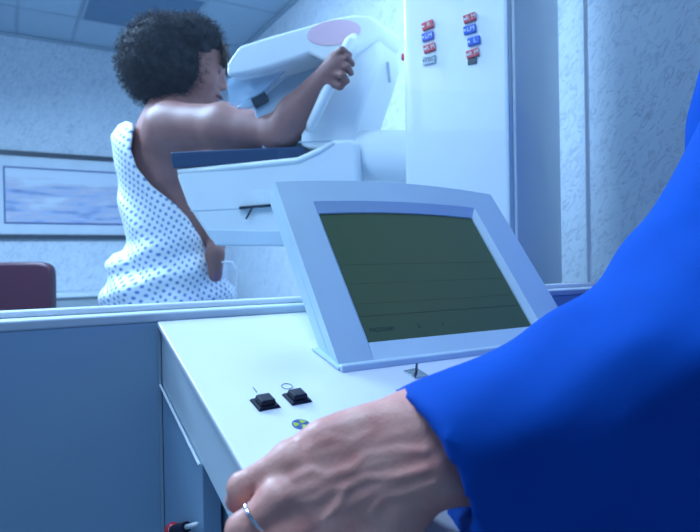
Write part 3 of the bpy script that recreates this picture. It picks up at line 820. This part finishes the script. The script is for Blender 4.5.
# hand, fine
def HD(x, y, d): return V(x, y, d)
vd = np.array(fwd)
pk, rg_, md, ix = HD(288, 460, .410), HD(277, 500, .393), HD(288, 533, .390), HD(325, 578, .392)   # knuckles, little finger first
w1, w2 = HD(422, 427, .418), HD(434, 466, .412)
handp = []
def add(k, pr): handp.append(('k', k, pr) if handp else pr)
far = HD(520, 440, .43); far2 = HD(540, 470, .425)
add(.012, rcone(far, w1, .03, .0235)); add(.014, rcone(far2, w2, .03, .0235)); add(.014, rcone(HD(412, 408, .425), HD(325, 438, .416), .0115, .0115)) # ulnar edge
mp1 = HD(398, 505, .412)
add(.016, rcone(w2, mp1, .0225, .018))
for kn, w_, r1, r2 in ((pk, w1, .0115, .0185), (rg_, (w1+w2)/2, .0125, .019), (md, w2, .0125, .02), (ix, mp1, .0125, .019)):
    add(.016, rcone(kn+vd*.006, w_+vd*.004, r1, r2))
add(.02, ell((pk+md)/2*.5+(w1+w2)/2*.5+vd*.012, (.045, .03, .014), frame_mtx(Vector(w1), Vector(pk-w1), Vector(md-pk))))
fing = [[pk, HD(243, 487, .412), HD(238, 500, .430), HD(250, 510, .444)],
        [rg_, HD(243, 530, .389), HD(236, 552, .404), HD(247, 566, .420)],
        [md, HD(253, 562, .380), HD(238, 592, .39), HD(250, 608, .41)],
        [ix, HD(275, 608, .376), HD(262, 635, .388), HD(272, 650, .405)]]
rad = [(.0108, .0098, .0086, .0072), (.0118, .0108, .0093, .008), (.0122, .011, .0096, .0082), (.012, .0108, .0094, .008)]
for q, r in zip(fing, rad):
    add(.007, rcone(q[0], q[1], r[0], r[1])); add(.003, rcone(q[1], q[2], r[1], r[2])); add(.003, rcone(q[2], q[3], r[2], r[3]))
    add(.004, rcone(q[1]-vd*.0005, q[1]-vd*.0005, r[1]*1.04, r[1]*1.04))
# thumb, off the near side of the palm
tq = [HD(380, 555, .41), HD(350, 610, .395), HD(325, 640, .40), HD(300, 655, .415)]
add(.015, rcone(mp1, tq[0], .018, .0165)); add(.012, rcone(tq[0], tq[1], .0165, .0135)); add(.005, rcone(tq[1], tq[2], .013, .0115)); add(.004, rcone(tq[2], tq[3], .0115, .0095))
# tendons and veins raised under the skin
lines = [([(288, 461), (330, 452), (380, 440), (425, 428)], 4.5, .0011), ([(284, 498), (330, 480), (375, 463), (430, 448)], 4.5, .0014),
         ([(298, 538), (345, 508), (395, 482), (440, 464)], 5, .0015),
         ([(295, 478), (312, 470), (325, 476), (352, 468), (366, 455), (400, 449), (425, 452)], 3.2, .0018),
         ([(325, 520), (338, 506), (346, 488), (366, 478), (395, 477), (425, 470)], 3.0, .0020),
         ([(308, 448), (330, 438), (352, 441), (372, 432)], 3, .0012),
         ([(372, 512), (384, 498), (410, 492), (434, 484)], 3.2, .0016), ([(346, 488), (330, 490), (315, 500), (300, 503)], 3, .0013)]
def handfn(g):
    d = union(g, handp, .01)
    x, y = npx(g)
    for pts, wpx, amp in lines:
        best = np.full(d.shape, 1e9)
        for (x0, y0), (x1, y1) in zip(pts[:-1], pts[1:]):
            ex, ey = x1-x0, y1-y0; t = np.clip(((x-x0)*ex+(y-y0)*ey)/(ex*ex+ey*ey), 0, 1)
            best = np.minimum(best, (x-x0-t*ex)**2+(y-y0-t*ey)**2)
        d = d-.68*amp*np.exp(-best/(2*wpx*wpx))
    # skin creases on the finger joints and the wrist
    d = d+.0004*np.sin(x*1.1+y*.5+3*wob(g, 90))*np.exp(-((x-247)**2)/150)
    d = d+.00012*wob(g, 420)+.0003*wob(g, 160, 2)
    return d
lo, hi = bounds(handp, .008)
vs2, fs2 = nets(handfn, lo, hi, .0019)
me = np_mesh('body', np.concatenate([vs1, vs2]), np.concatenate([fs1, fs2+len(vs1)]))
o = link_me('body', me, M['skin2'], tech, smooth=True)
# wedding ring on the ring finger
a_, b_2 = Vector(fing[1][0]), Vector(fing[1][1]); rp = a_+(b_2-a_)*.6; tdir = (b_2-a_).normalized()
e1 = tdir.orthogonal().normalized(); e2 = tdir.cross(e1)
link('finger_ring', tube([rp+(e1*math.cos(a)+e2*math.sin(a))*.0119 for a in (2*math.pi*i/32 for i in range(32))], .0015, 8, closed=True), M['gold'], tech, smooth=True)

# gown of the technician
cuff0 = (HD(398, 394, .43)+HD(467, 540, .40))/2
cdir = np.array((Vector(HD(405, 392, .42)-HD(467, 540, .42)))); cdir /= np.linalg.norm(cdir)
cx_ = E_-cuff0; cx_ = cx_-cdir*(cx_@cdir); cx_ /= np.linalg.norm(cx_)
gp = [rcone(cuff0-cx_*.03, E_, .058, .108), ('k', .06, rcone(E_, S_, .108, .1)), ('k', .06, rcone(S_, tp(0, .12, 1.36), .1, .09)),
      ('k', .05, rcone(tp(0, -.17, 1.34), tp(0, .17, 1.34), .085, .085)),
      ('k', .06, ell(tp(0, 0, 1.2), (.15, .2, .22), tm)), ('k', .08, rcone(tp(0, 0, 1.0), tp(0, 0, .55), .2, .23)),
      ('k', .05, rcone(tp(0, -.2, 1.33), tp(.02, -.27, 1.08), .08, .075)), ('k', .03, rcone(tp(.02, -.27, 1.08), tp(.1, -.26, .92), .07, .055))]
PA_, PB, PC = HD(440, 440, .352), HD(640, 305, .347), HD(600, 530, .383)
def tgfn(g):
    d = union(g, gp, .05)
    x, y = npx(g)
    pn = np.cross(PB-PA_, PC-PA_); pn = pn/np.linalg.norm(pn); pn = pn*(-1 if pn@np.array(fwd) > 0 else 1)
    e = (g-PA_)@pn; k = .012
    h = np.clip(.5-.5*(d-e)/k, 0, 1); far_ = np.linalg.norm(g-cuff0, axis=-1) < .42
    d = np.where(far_, d*(1-h)+e*h+k*h*(1-h), d)
    am = np.clip((np.linalg.norm(g-cuff0, axis=-1)-.02)/.12, .12, 1)
    d = d + am*(.005*np.sin((x*.4+y*.9)*.03+1.5*wob(g, 8))+.0035*np.sin((y*.9-x*.35)*.05+2*wob(g, 14, 1))+.0015*np.sin((x*.7+y*.7)*.09+2*wob(g, 22, 2)))
    cut = -((g-cuff0)@cx_)                       # hem plane
    # the plane only trims the sleeve
    near = np.linalg.norm(g-cuff0, axis=-1) < .22
    d = np.where(near, np.maximum(d, cut), d)
    inner = sdf_prim(g, rcone(cuff0-cx_*.02, cuff0+cx_*.02, .05, .04))
    d = np.maximum(d, -inner)
    d = np.maximum(d, .5-g[..., 2])
    d = np.maximum(d, -(sdf_prim(g, rcone(h3(-.02, 0, -.06), tp(0, 0, 1.45), .066, .066))))
    return d
lo, hi = bounds(gp, .03)
vs, fs = nets(tgfn, lo, hi, .0075)
me = np_mesh('gown', vs, fs)
o = link_me('gown', me, M['scrub'], tech, smooth=True)
sm = o.modifiers.new('smooth', 'SMOOTH'); sm.factor = .5; sm.iterations = 3
bmh = bmesh.new(); bmesh.ops.create_icosphere(bmh, subdivisions=4, radius=1)
for v in list(bmh.verts):
    v.co = Vector((v.co.x*.108, v.co.y*.092, v.co.z*.11))*(1+.04*noise.noise(v.co*6))
bmesh.ops.delete(bmh, geom=[v for v in bmh.verts if v.co.x > .045 and v.co.z < .05], context='VERTS')
bmesh.ops.transform(bmh, matrix=hM @ Matrix.Translation((-.008, 0, .018)), verts=bmh.verts)
hr = link('hair', bmh, M['fringe'], tech, smooth=True)
so = hr.modifiers.new('solid', 'SOLIDIFY'); so.thickness = .01

# ------------------------------------------------------------------ lights
def area(name, loc, target, size, energy, col, sy=None):
    l = bpy.data.lights.new(name, 'AREA'); l.energy = energy; l.color = col; l.size = size
    if sy: l.shape = 'RECTANGLE'; l.size_y = sy
    o = bpy.data.objects.new(name, l); C.objects.link(o); o.location = loc
    o.rotation_euler = (Vector(target)-Vector(loc)).to_track_quat('-Z', 'Y').to_euler(); return o
cool = (.49, .715, 1.0)
area('exam_light', (-.2, 2.3, 2.42), (.3, 1.9, 0), .6, 112, cool, 1.2)
area('console_light', (-.1, .5, 2.42), (.3, .5, 0), .5, 14.5, cool, .6)
area('left_light', (-1.6, 1.2, 2.2), (.8, 1.6, 1.2), .8, 24, cool)
area('side_light', (1.0, 1.75, 2.44), (1.15, 1.7, 0), .3, 8, cool, .9)
w = bpy.data.worlds.new('World'); bpy.context.scene.world = w; w.use_nodes = True
w.node_tree.nodes['Background'].inputs['Color'].default_value = (.2, .47, .9, 1)
w.node_tree.nodes['Background'].inputs['Strength'].default_value = .32

# ------------------------------------------------------------------ camera
cam = bpy.data.cameras.new('camera'); co = bpy.data.objects.new('camera', cam); C.objects.link(co)
cam.sensor_fit = 'HORIZONTAL'; cam.sensor_width = 36; cam.lens = 36*F/700; cam.clip_start = .02
m3 = Matrix((RR, UU, -fwd)).transposed().to_4x4(); m3.translation = CP; co.matrix_world = m3
cam.dof.use_dof = True; cam.dof.focus_distance = .68; cam.dof.aperture_fstop = 8.5
bpy.context.scene.camera = co
vs_ = bpy.context.scene.view_settings
vs_.view_transform = 'Standard'; vs_.look = 'None'; vs_.gamma = 1; vs_.exposure = .22; vs_.use_curve_mapping = False
